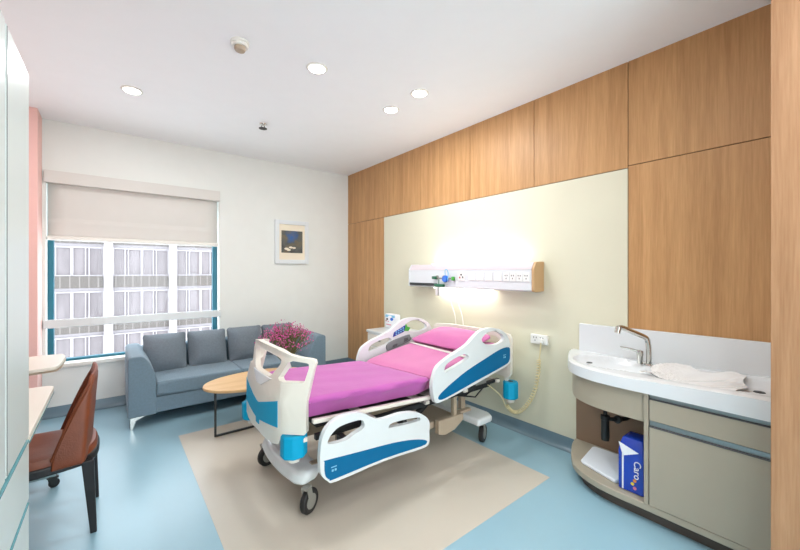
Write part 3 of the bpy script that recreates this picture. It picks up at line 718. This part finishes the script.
# mattress with its sheet
def mz(x):   # top height
    return .700 - .045 * min(1, max(0, (x - .9) / .8)) + max(0, x - 1.72) * .165
MY0, MY1 = 1.925, 2.665
def mattress(x0, x1, name, m_, parent=None, th=.125, sk0=0, sk1=0):
    m = MB(); bm = m.bm; bmesh.ops.create_cube(bm, size=2)
    bmesh.ops.subdivide_edges(bm, edges=bm.edges, cuts=1, use_grid_fill=True)
    nx = int((x1 - x0) / .03)
    bm.clear()
    ring = []
    prof = []
    for k in range(8): prof.append((MY0 - .004 + .012 * (k / 7), None))
    P = []
    hh_ = th
    # cross-section going round: bottom near -> up near side -> top -> down far side
    for k in range(7): P.append((MY0 + .052 * (1 - k / 6) ** .8, -hh_ + hh_ * .75 * k / 6))  # near side tucks in at the bottom, shaped to face down and darken
    for k in range(1, 6): a = PI / 2 * k / 5; P.append((MY0 + .03 - .03 * math.cos(a), -.03 + .03 * math.sin(a)))
    for k in range(1, 20): P.append((MY0 + .03 + (MY1 - MY0 - .06) * k / 20, 0.0))
    for k in range(0, 6): a = PI / 2 * k / 5; P.append((MY1 - .03 + .03 * math.sin(a), -.03 + .03 * math.cos(a)))
    P.append((MY1, -hh_))
    rn = random.Random(9)
    rows = []
    for i in range(nx + 1):
        x = x0 + (x1 - x0) * i / nx
        e = 0
        if i == 0 or i == nx: e = .02
        elif i == 1 or i == nx - 1: e = .006
        row = []
        for (y, z) in P:
            side = 1 if y < MY0 + .02 and z < -.02 else 0
            wob = side * (.007 * math.sin(x * 17 + z * 26) + .005 * math.sin(x * 37 + 1 - z * 40))
            x = x0 + (x1 - x0) * i / nx + (sk0 + (sk1 - sk0) * i / nx) * (1 - (y - MY0) / (MY1 - MY0))
            ztop = .0015 * math.sin(x * 14 + y * 9) + .0012 * math.sin(y * 31 + x * 6)
            zz = mz(x) + z * (1 if z < -.04 else 1) + ztop - (e if z > -.03 else 0)
            row.append(bm.verts.new((x, y + wob - (0 if side else 0), zz)))
        rows.append(row)
    for a, b in zip(rows, rows[1:]):
        for k in range(len(P)): bm.faces.new((a[k], a[(k + 1) % len(P)], b[(k + 1) % len(P)], b[k]))
    bm.faces.new(rows[0]); bm.faces.new(rows[-1][::-1])
    return m.build(name, m_, parent, angle=50)
mt = thing('mattress', 'magenta sheeted mattress lying on the hospital bed', 'mattress', (1.7, 2.3, .53))
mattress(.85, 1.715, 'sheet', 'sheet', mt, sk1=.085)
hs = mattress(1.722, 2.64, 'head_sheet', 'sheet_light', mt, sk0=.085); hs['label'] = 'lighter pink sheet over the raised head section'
# white turned edge under the pillow
m = MB(); m.grid(4, 14, lambda u, v: (2.19 + .028 * u + .03 * v, MY0 + .01 + (MY1 - MY0 - .02) * v, mz(2.19 + .028 * u + .03 * v) + .005)); m.build('white_band', 'white', mt, solid=.006)
# pillow
m = soft_box(0, .38, 0, .66, 0, .07, (.02, .02, .42), 1.9)
for v in m.bm.verts:
    ux = abs(v.co.x - .2) / .2; uy = abs(v.co.y - .33) / .33
    f_ = 1 - .75 * max(ux, uy) ** 4
    v.co.z = .02 + (v.co.z - .0) * max(.15, f_)
    v.co.z += .003 * math.sin(v.co.x * 40 + v.co.y * 20)
R = Matrix.Translation((2.25, MY0 + .06, mz(2.25) + .002)) @ Matrix.Rotation(-.19, 4, 'Y') @ Matrix.Rotation(.02, 4, 'Z')
bmesh.ops.transform(m.bm, matrix=R, verts=m.bm.verts)
o = m.build('pillow', 'pillow', None, sub=1); tag(o, 'pink pillow at the raised head of the bed', 'pillow')

# ------------------------------------------------------------ bedside cabinet
bc = thing('bedside_cabinet', 'white bedside cabinet against the wall beyond the bed', 'cabinet', (2.62, 3.42, 0))
bx(2.40, 2.835, 3.2, 3.645, .05, .695).build('body', 'bedwhite_cool', bc, bevel=.006)
bx(2.385, 2.84, 3.185, 3.66, .697, .73).build('cabinet_top', 'bedwhite_cool', bc, bevel=.01)
d = bx(2.388, 2.399, 3.215, 3.63, .55, .685).build('drawer', 'bedwhite', bc, bevel=.004); bx(2.38, 2.388, 3.36, 3.49, .62, .64).build('handle', 'greymetal', d, bevel=.003)
d = bx(2.388, 2.399, 3.215, 3.63, .08, .54).build('door', 'bedwhite', bc, bevel=.004); bx(2.38, 2.388, 3.25, 3.27, .36, .48).build('handle', 'greymetal', d, bevel=.003)
for x, y in ((2.44, 3.24), (2.44, 3.6), (2.79, 3.24), (2.79, 3.6)): castor(x, y, .019, .014, bc, 0, .05, 'greymetal')
# soft pack standing on it
pk = thing('wipes_pack', 'light blue and white printed soft pack on the bedside cabinet', 'pack', (2.66, 3.5, .731))
m = soft_box(2.63, 2.70, 3.39, 3.61, .732, .905, (.4, .04, .04), 2); m.build('bag', 'packwhite', pk, sub=1)
FX = lambda u, v, q: (2.612 - q + .25 * abs(u - 3.5) ** 1.5, u, v)
FX = lambda u, v, q: (2.6165 - q + .55 * max(0, abs(u - 3.5) - .02) ** 1.6 + 2.2 * max(0, abs(v - .83) - .01) ** 2, u, v)
def patch(name, m_, poly):
    return MB().plate(poly, [], FX, 0, .004).build(name, m_, pk)
patch('print_band', 'packcyan', [(3.41, .868), (3.59, .868), (3.59, .896), (3.41, .896)])
def disc(cx, cz, rx, rz, n=12): return [(cx + rx * math.cos(a), cz + rz * math.sin(a)) for a in [2 * PI * k / n for k in range(n)]]
patch('print_dot', 'slot', disc(3.545, .845, .018, .014))
patch('print_dot', 'gaugeblue', disc(3.455, .85, .026, .018))
patch('print_stripe', 'pinkprint', [(3.47, .775), (3.57, .775), (3.57, .785), (3.47, .785)])
patch('print_dot', 'red', disc(3.57, .822, .008, .01)); patch('print_dot', 'pinkprint', disc(3.52, .818, .008, .008))

# ------------------------------------------------------------ headwall unit
hu = thing('headwall_unit', 'long white medical headwall unit with sockets above the bed', 'headwall unit', (XR, 2.42, 1.24))
Y0, Y1 = 1.66, 3.215
prof = [(XR - .002, 1.255), (2.735, 1.25), (2.70, 1.26), (2.70, 1.435), (2.735, 1.495), (XR - .002, 1.50)]
MB().plate(prof, [], lambda u, v, q: (u, q, v), Y0, Y1).build('body', 'unit', hu, bevel=.006, angle=25)
MB().plate([(2.6985, 1.437), (2.6985, 1.441), (2.732, 1.4975), (2.738, 1.4975), (2.738, 1.494), (2.7015, 1.437)], [], lambda u, v, q: (u, q, v), Y0, Y1).build('cover_strip', 'unit_top', hu)
MB().plate([(XR - .002, 1.252), (2.735, 1.247), (2.695, 1.255), (2.695, 1.44), (2.732, 1.50), (XR - .002, 1.505)], [], lambda u, v, q: (u, q, v), Y0 - .028, Y0 - .001).build('end_cap', 'unit_end', hu, bevel=.008, angle=25)
MB().plate([(XR - .002, 1.252), (2.735, 1.247), (2.695, 1.255), (2.695, 1.44), (2.732, 1.50), (XR - .002, 1.505)], [], lambda u, v, q: (u, q, v), Y1 + .001, Y1 + .02).build('end_cap', 'unit', hu, bevel=.006, angle=25)
MB().box(2.76, 2.82, 1.8, 2.9, 1.498, 1.508).build('uplight_lens', 'tube', hu, bevel=.002)
MB().box(2.76, 2.82, 2.12, 2.88, 1.240, 1.2525).build('downlight_lens', 'tube', hu, bevel=.002)
MB().box(2.682, 2.699, 2.76, 3.20, 1.268, 1.296).build('equipment_rail', 'darkmetal', hu, bevel=.003)
for k, y in enumerate((2.29, 2.19, 2.09, 1.99)):
    bx(2.694, 2.7, y - .04, y + .04, 1.335, 1.415).build('blank_plate', 'socket', hu, bevel=.002)
for y in (1.90, 1.835, 1.77, 1.705):
    s_ = bx(2.693, 2.7, y - .029, y + .029, 1.335, 1.41).build('socket_plate', 'socket', hu, bevel=.002)
    m = MB()
    for a, b_ in ((-.01, 1.385), (.01, 1.385), (0, 1.36)): m.box(2.6915, 2.694, y + a - .0035, y + a + .0035, b_ - .006, b_ + .006)
    m.build('socket_slot', 'slot', s_)
m = MB(); s_ = bx(2.693, 2.7, 2.375, 2.465, 1.33, 1.415).build('gas_outlet_plate', 'socket', hu, bevel=.002)
m.lathe((2.69, 2.42, 1.39), [(.009, 0), (.009, .004)], 12, 'x').lathe((2.69, 2.40, 1.365), [(.008, 0), (.008, .004)], 12, 'x'); m.build('port', 'slot', s_)
MB().lathe((2.69, 2.438, 1.362), [(.008, 0), (.008, .004)], 12, 'x').build('port', 'red', s_)
for y in (2.66, 2.76):
    m = MB(); m.lathe((2.70, y, 1.36), [(.022, 0), (.02, -.012), (.01, -.016)], 16, 'x'); m.build('gas_outlet', 'greymetal', hu)
# oxygen flow meter hanging on the unit
fm = thing('oxygen_flowmeter', 'green and white oxygen flow meter hanging on the headwall unit', 'flow meter', (2.65, 2.88, 1.2))
MB().box(2.66, 2.695, 2.80, 2.93, 1.26, 1.29).box(2.655, 2.695, 2.91, 2.96, 1.34, 1.37).build('valve_body', 'green', fm, bevel=.006)
MB().lathe((2.665, 2.885, 1.17), [(.012, 0), (.018, .01), (.018, .09)], 16).lathe((2.665, 2.84, 1.17), [(.012, 0), (.016, .01), (.016, .09)], 16).build('flow_tube', 'socket', fm)
MB().tube([(2.668, 2.862, 1.17), (2.668, 2.862, 1.34)], .005).build('stem', 'green', fm)
rg = thing('gas_regulator', 'blue round gauge regulator plugged into the headwall unit', 'gauge', (2.66, 2.71, 1.36))
MB().lathe((2.66, 2.70, 1.345), [(.03, -.01), (.036, 0), (.036, .018), (.02, .034)], 20, 'x').build('gauge', 'gaugeblue', rg)
MB().tube([(2.672, 2.63, 1.35), (2.672, 2.80, 1.35)], .008).build('connector', 'greymetal', rg)
MB().box(2.66, 2.69, 2.585, 2.61, 1.33, 1.37).build('knob', 'green_bright', rg, bevel=.005)
MB().tube(smooth_poly([(2.67, 2.70, 1.38), (2.655, 2.69, 1.43), (2.66, 2.67, 1.44), (2.67, 2.66, 1.40), (2.66, 2.66, 1.32)], 5, False), .004, 6).build('hose', 'packcyan', rg)
for o_ in (fm, rg):
    o_.location.y += -.155 if o_ is fm else -.085
for i, (ya, yb_, lab) in enumerate(((2.66, 2.60, 'thin white cord hanging from the headwall unit, left of two'), (2.56, 2.50, 'thin white cord hanging from the headwall unit, right of two'))):
    o = MB().tube(smooth_poly([(2.78, ya, 1.25), (2.79, ya - .01, 1.1), (2.80, yb_, .95), (2.80, yb_ - .02, .72)], 5, False), .005, 6).build('hanging_cord', 'white')
    tag(o, lab, 'cord', 'cords below the headwall unit')

# wall socket and coiled cable
ws = thing('wall_socket', 'white double wall socket beside the head of the bed', 'socket', (XR, 1.665, .81))
bx(XR - .03, XR - .002, 1.59, 1.745, .805, .885).build('plate', 'socket', ws, bevel=.006)
m = MB()
for y in (1.70, 1.64):
    for a, b_ in ((-.012, .86), (.012, .86), (0, .835)): m.box(XR - .0315, XR - .029, y + a - .003, y + a + .003, b_ - .006, b_ + .006)
m.build('socket_slot', 'slot', ws)
bx(XR - .055, XR - .0305, 1.615, 1.655, .822, .858).build('plug', 'socket', ws, bevel=.006)
path = smooth_poly([(2.80, 1.635, .825), (2.80, 1.642, .74), (2.80, 1.652, .68)], 5, False)
coil_c = smooth_poly([(2.80, 1.654, .68), (2.80, 1.661, .56), (2.79, 1.689, .41), (2.78, 1.748, .285), (2.75, 1.81, .21), (2.72, 1.865, .205), (2.70, 1.90, .25)], 12, False)
cp = [Vector(p) for p in coil_c]; hel = []
tot = 0; turns = 34; n = turns * 10
for k in range(n + 1):
    t_ = k / n * (len(cp) - 1); i = min(int(t_), len(cp) - 2); c = cp[i].lerp(cp[i + 1], t_ - i); d = (cp[i + 1] - cp[i]).normalized()
    u = d.cross(Vector((1, .3, 0))).normalized(); v = d.cross(u); a = 2 * PI * turns * k / n
    hel.append(c + (u * math.cos(a) + v * math.sin(a)) * .014)
tail = smooth_poly([tuple(hel[-1]), (2.65, 1.93, .34), (2.54, 1.975, .44), (2.44, 2.0, .49)], 5, False)
o = MB().tube(path + [tuple(h) for h in hel] + tail[1:], .0048, 6).build('coiled_cable', 'coil'); tag(o, 'cream coiled cable hanging from the wall socket to the bed', 'cable')

# ------------------------------------------------------------ basin cabinet
def front(y, off=0.0):   # X of the curved front at depth y
    pts = [(.22, 2.335), (.70, 2.335), (.85, 2.325), (.98, 2.335), (1.08, 2.365), (1.17, 2.42), (1.24, 2.50), (1.29, 2.60), (1.315, 2.72), (1.325, XR - .002)]
    return pts
FP = smooth_poly([(2.34, .225), (2.34, .5), (2.34, .74), (2.338, .88), (2.35, 1.0), (2.385, 1.10), (2.44, 1.18), (2.53, 1.245), (2.64, 1.30), (2.75, 1.345), (XR - .003, 1.365)], 4, False)
def grow(P, d):
    out = []
    for i, p in enumerate(P):
        a = Vector(P[max(i - 1, 0)]); b = Vector(P[min(i + 1, len(P) - 1)]); t = (b - a).normalized(); n = Vector((-t.y, t.x))
        out.append((min(p[0] + n.x * d, XR - .003), p[1] + n.y * d))
    return out
# n points outwards for this winding: (-t.y, t.x) with t along +y gives -x
bn = thing('basin_cabinet', 'taupe wall cabinet with a curved open end below the white basin', 'cabinet', (2.6, .7, 0))
def slab(P, z0, z1): return MB().plate(P + [(XR - .003, P[0][1])], [], lambda u, v, q: (u, v, q), z0, z1)
slab(grow(FP, -.06), 0, .075).build('plinth', 'kick', bn, bevel=.002)
slab(grow(FP, 0), .078, .118).build('bottom_shelf', 'taupe', bn, bevel=.006, angle=50)
# curved apron
ap = [p for p in grow(FP, -.008) if p[1] > .742]
ap = [(ap[0][0], .742)] + ap
inn = grow(ap, -.02)
MB().plate(ap + inn[::-1], [], lambda u, v, q: (u, v, q), .57, .738).build('curved_apron', 'taupe', bn, bevel=.002, angle=50)
bx(2.335, XR - .004, .718, .74, .12, .738).build('divider', 'taupe', bn, bevel=.001)
bx(XR - .02, XR - .0035, .74, 1.355, .12, .738).build('back_panel', 'taupe_dark', bn, smooth=False)
bx(2.37, XR - .004, .245, .716, .12, .735).build('carcass', 'taupe_dark', bn, smooth=False)
bx(2.336, 2.368, .226, .714, .12, .555).build('door', 'taupe', bn, bevel=.002)
d = bx(2.336, 2.368, .226, .714, .592, .708).build('drawer', 'taupe', bn, bevel=.002)
bx(2.345, 2.368, .226, .714, .71, .733).build('handle_channel', 'alu', d, bevel=.001)
bx(2.333, 2.3445, .226, .714, .708, .713).build('handle_lip', 'slot', d)
bx(2.345, 2.368, .226, .714, .562, .588).build('handle_channel', 'alu', bn, bevel=.001)
bx(2.333, 2.3445, .226, .714, .555, .562).build('handle_lip', 'slot', bn)
# countertop with bowls
ct2 = thing('wash_basin', 'white moulded baby wash basin counter with splashback and curved end', 'basin', (2.6, .7, .74))
RIM = grow(FP, .022)
N = len(RIM)
def top_h(y): return .812 + .028 * max(0, min(1, (.85 - y) / .55))
def bowl(x, y):
    d = 0
    e = ((x - 2.605) / .185) ** 2 + ((y - 1.03) / .225) ** 2
    if e < 1: d = max(d, .085 * (1 - e ** 1.6) ** .8)
    ex = abs((x - 2.585) / .20) ** 3.2 + abs((y - .42) / .36) ** 3.2
    if ex < 1: d = max(d, .055 * (1 - ex ** 2) ** .8)
    e3 = ((x - 2.59) / .14) ** 2 + ((y - .82) / .16) ** 2
    if e3 < 1: d = max(d, .03 * (1 - e3))
    return d
RR = []
for p in RIM:
    RR.append(p)
Rs = []
for i in range(len(RR) - 1):
    for k in range(3): Rs.append(tuple(a + (b - a) * k / 3 for a, b in zip(RR[i], RR[i + 1])))
Rs.append(RR[-1])
m = MB(); NV = 44
def cpt(u, v):
    i = int(round(u * (len(Rs) - 1))); p = Rs[i]
    yw = .225 + (1.355 - .225) * (i / (len(Rs) - 1)) if False else p[1]
    q = (XR - .004, min(p[1], 1.36))
    # skirt for v<.2
    h = top_h(p[1])
    if v < .10: return (p[0], p[1], .74)
    vv = (v - .1) / .9
    if vv < .02: return (p[0], p[1], h - .008)
    x = p[0] + (q[0] - p[0]) * vv; y = p[1]
    edge = .006 * math.exp(-vv * 60)
    return (x, y, h - edge - bowl(x, y))
m.grid(len(Rs), NV, cpt)
m.build('counter', 'solid', ct2, solid=0, angle=50)
sp = MB(); sp.plate([(.22, .79), (1.33, .79), (1.33, 1.02), (.22, 1.028)], [], lambda u, v, q: (q, u, v), XR - .028, XR - .003); sp.build('splashback', 'solid', ct2, bevel=.004)
MB().lathe((2.64, 1.17, .775), [(.001, .002), (.018, .003), (.02, 0)], 16).build('drain', 'darkmetal', ct2)
MB().lathe((2.58, .305, .803), [(.001, .004), (.022, .003), (.024, 0)], 16).build('drain', 'darkmetal', ct2)
# tap
tp = thing('mixer_tap', 'chrome swan neck mixer tap with lever on the basin', 'tap', (2.74, .84, .81))
sp_ = smooth_poly([(2.735, .838, .81), (2.735, .838, .90), (2.732, .842, .955), (2.725, .85, .985), (2.68, .88, 1.01), (2.63, .915, 1.035), (2.59, .945, 1.055), (2.57, .96, 1.052)], 5, False)
MB().tube(sp_, .016, 12).build('spout', 'chrome', tp)
MB().tube([(2.574, .957, 1.06), (2.566, .963, 1.02)], [.02, .018], 14).build('aerator', 'chrome', tp)
MB().lathe((2.735, .838, .812), [(.026, 0), (.024, .006), (.015, .01)], 20).build('base_ring', 'chrome', tp)
MB().lathe((2.725, .885, .812), [(.018, 0), (.017, .05), (.02, .06), (.018, .085), (.006, .09)], 20).build('valve_body', 'chrome', tp)
MB().tube([(2.725, .89, .89), (2.70, .94, .905), (2.675, .985, .913)], [.009, .006, .005], 10).build('lever', 'chrome', tp)
# crumpled film lying in the tub
m = MB(); rn = random.Random(4)
ph = [(rn.uniform(8, 34), rn.uniform(8, 34), rn.uniform(0, 6), rn.uniform(.0015, .0045)) for _ in range(9)]
def film(u, v):
    x = 2.44 + .33 * v * (1 - .5 * max(0, u - .6)) + .012 * math.sin(u * 11); y = .37 + .42 * u + .015 * math.sin(v * 9)
    z = sum(a * math.sin(fx * x + fy * y + p) for fx, fy, p, a in ph)
    big = .006 * math.exp(-((u - .85) / .18) ** 2) + .012 * math.exp(-((v - .95) / .2) ** 2)
    crumple = (.006 * math.sin(60 * u + 22 * v) * math.sin(48 * v - 15 * u)) * math.exp(-((u - .8) / .22) ** 2)
    return (x, y, top_h(y) - bowl(x, y) * .75 + .005 + abs(z) * .5 + big + abs(crumple))
m.grid(60, 40, film); o = m.build('crumpled_film', 'film', None, solid=.0015, angle=25); tag(o, 'crumpled white film lying in the wide right bowl of the basin', 'film')
# bottle trap
bt = thing('bottle_trap', 'dark grey metal bottle trap hanging under the basin in the open end', 'drain trap', (2.6, 1.05, .28))
MB().lathe((2.60, 1.05, 0), [(.012, .28), (.024, .285), (.026, .31), (.024, .42), (.028, .425), (.028, .45), (.012, .455), (.012, .74)], 20).build('trap_bottle', 'darkmetal', bt)
MB().tube([(2.60, 1.05, .43), (2.63, 1.0, .43), (2.70, .96, .43), (XR - .02, .96, .43)], .013, 10).lathe((2.645, .99, .43), [(.024, -.014), (.026, 0), (.024, .014)], 14, 'x').build('waste_pipe', 'darkmetal', bt)
# tray
tr_ = MB().plate([(2.41, .92), (2.43, .905), (2.76, .96), (2.78, .975), (2.77, 1.19), (2.75, 1.2), (2.50, 1.165), (2.485, 1.15)], [], lambda u, v, q: (u, v, q), .1185, .14)
tray = tr_.build('folded_pad', 'tray', None, bevel=.008, angle=50); tag(tray, 'flat white pad lying on the bottom shelf of the basin cabinet', 'pad')
# nappy pack
np_ = thing('nappy_pack', 'blue printed soft pack standing on the shelf under the basin', 'pack', (2.46, .82, .119))
PX0, PX1, PY0, PY1, PZ0, PZ1 = 2.385, 2.56, .755, .89, .121, .428
m = soft_box(PX0, PX1, PY0, PY1, PZ0, PZ1, (.05, .06, .04), 2.5)
for v in m.bm.verts:
    if v.co.z > PZ1 - .06: k = (v.co.z - PZ1 + .06) / .07; v.co.x = PX0 + .087 + (v.co.x - PX0 - .087) * (1 - .35 * k); v.co.y = .82 + (v.co.y - .82) * (1 - .25 * k)
m.build('pack_body', 'packblue', np_, bevel=.008, angle=40)
FR = lambda u, v, q: (PX0 - .0055 - q, u, v)
FS = lambda u, v, q: (u, PY1 + .0045 + q, v)
def pr(name, m_, poly, F_, a=-.004, b=.0015): return MB().plate(poly, [], F_, a, b).build(name, m_, np_)
pr('white_triangle', 'packwhite', [(.885, .40), (.78, .365), (.862, .325)], FR)
pr('white_stripe', 'packwhite', [(.867, .335), (.858, .335), (.860, .13), (.867, .13)], FR)
pr('side_label', 'packcyan', [(2.42, .345), (2.54, .345), (2.54, .22), (2.42, .22)], FS)
pr('side_label', 'navy', [(2.44, .335), (2.53, .335), (2.53, .31), (2.44, .31)], FS, 0, .003)
pr('sun_print', 'yellow', disc(2.48, .265, .03, .025), FS, 0, .003)
pr('side_label', 'packcyan', [(2.42, .20), (2.54, .20), (2.54, .14), (2.42, .14)], FS)
# lettering reads downwards on the front face (text x -> -z, text y -> -y... up points to +(-y))
mtx = Matrix.Translation((PX0 - .0068, .805, .345)) @ Matrix(((0, 0, -1, 0), (0, -1, 0, 0), (-1, 0, 0, 0), (0, 0, 0, 1)))
def txt_matrix(y, z):
    # columns: text right -> -Z, text up -> -Y (towards image right), normal -> -X
    return Matrix(((0, 0, -1, PX0 - .0072), (0, -1, 0, y), (-1, 0, 0, z), (0, 0, 0, 1)))
lettering('lettering', 'Caro', .052, 'packwhite', np_, txt_matrix(.803, .318))
for k, c in enumerate(('orange', 'yellow', 'pinkprint')):
    pr('print_dot', c, disc(.80 + .012 * (k % 2), .20 - .022 * k, .009, .009), FR)
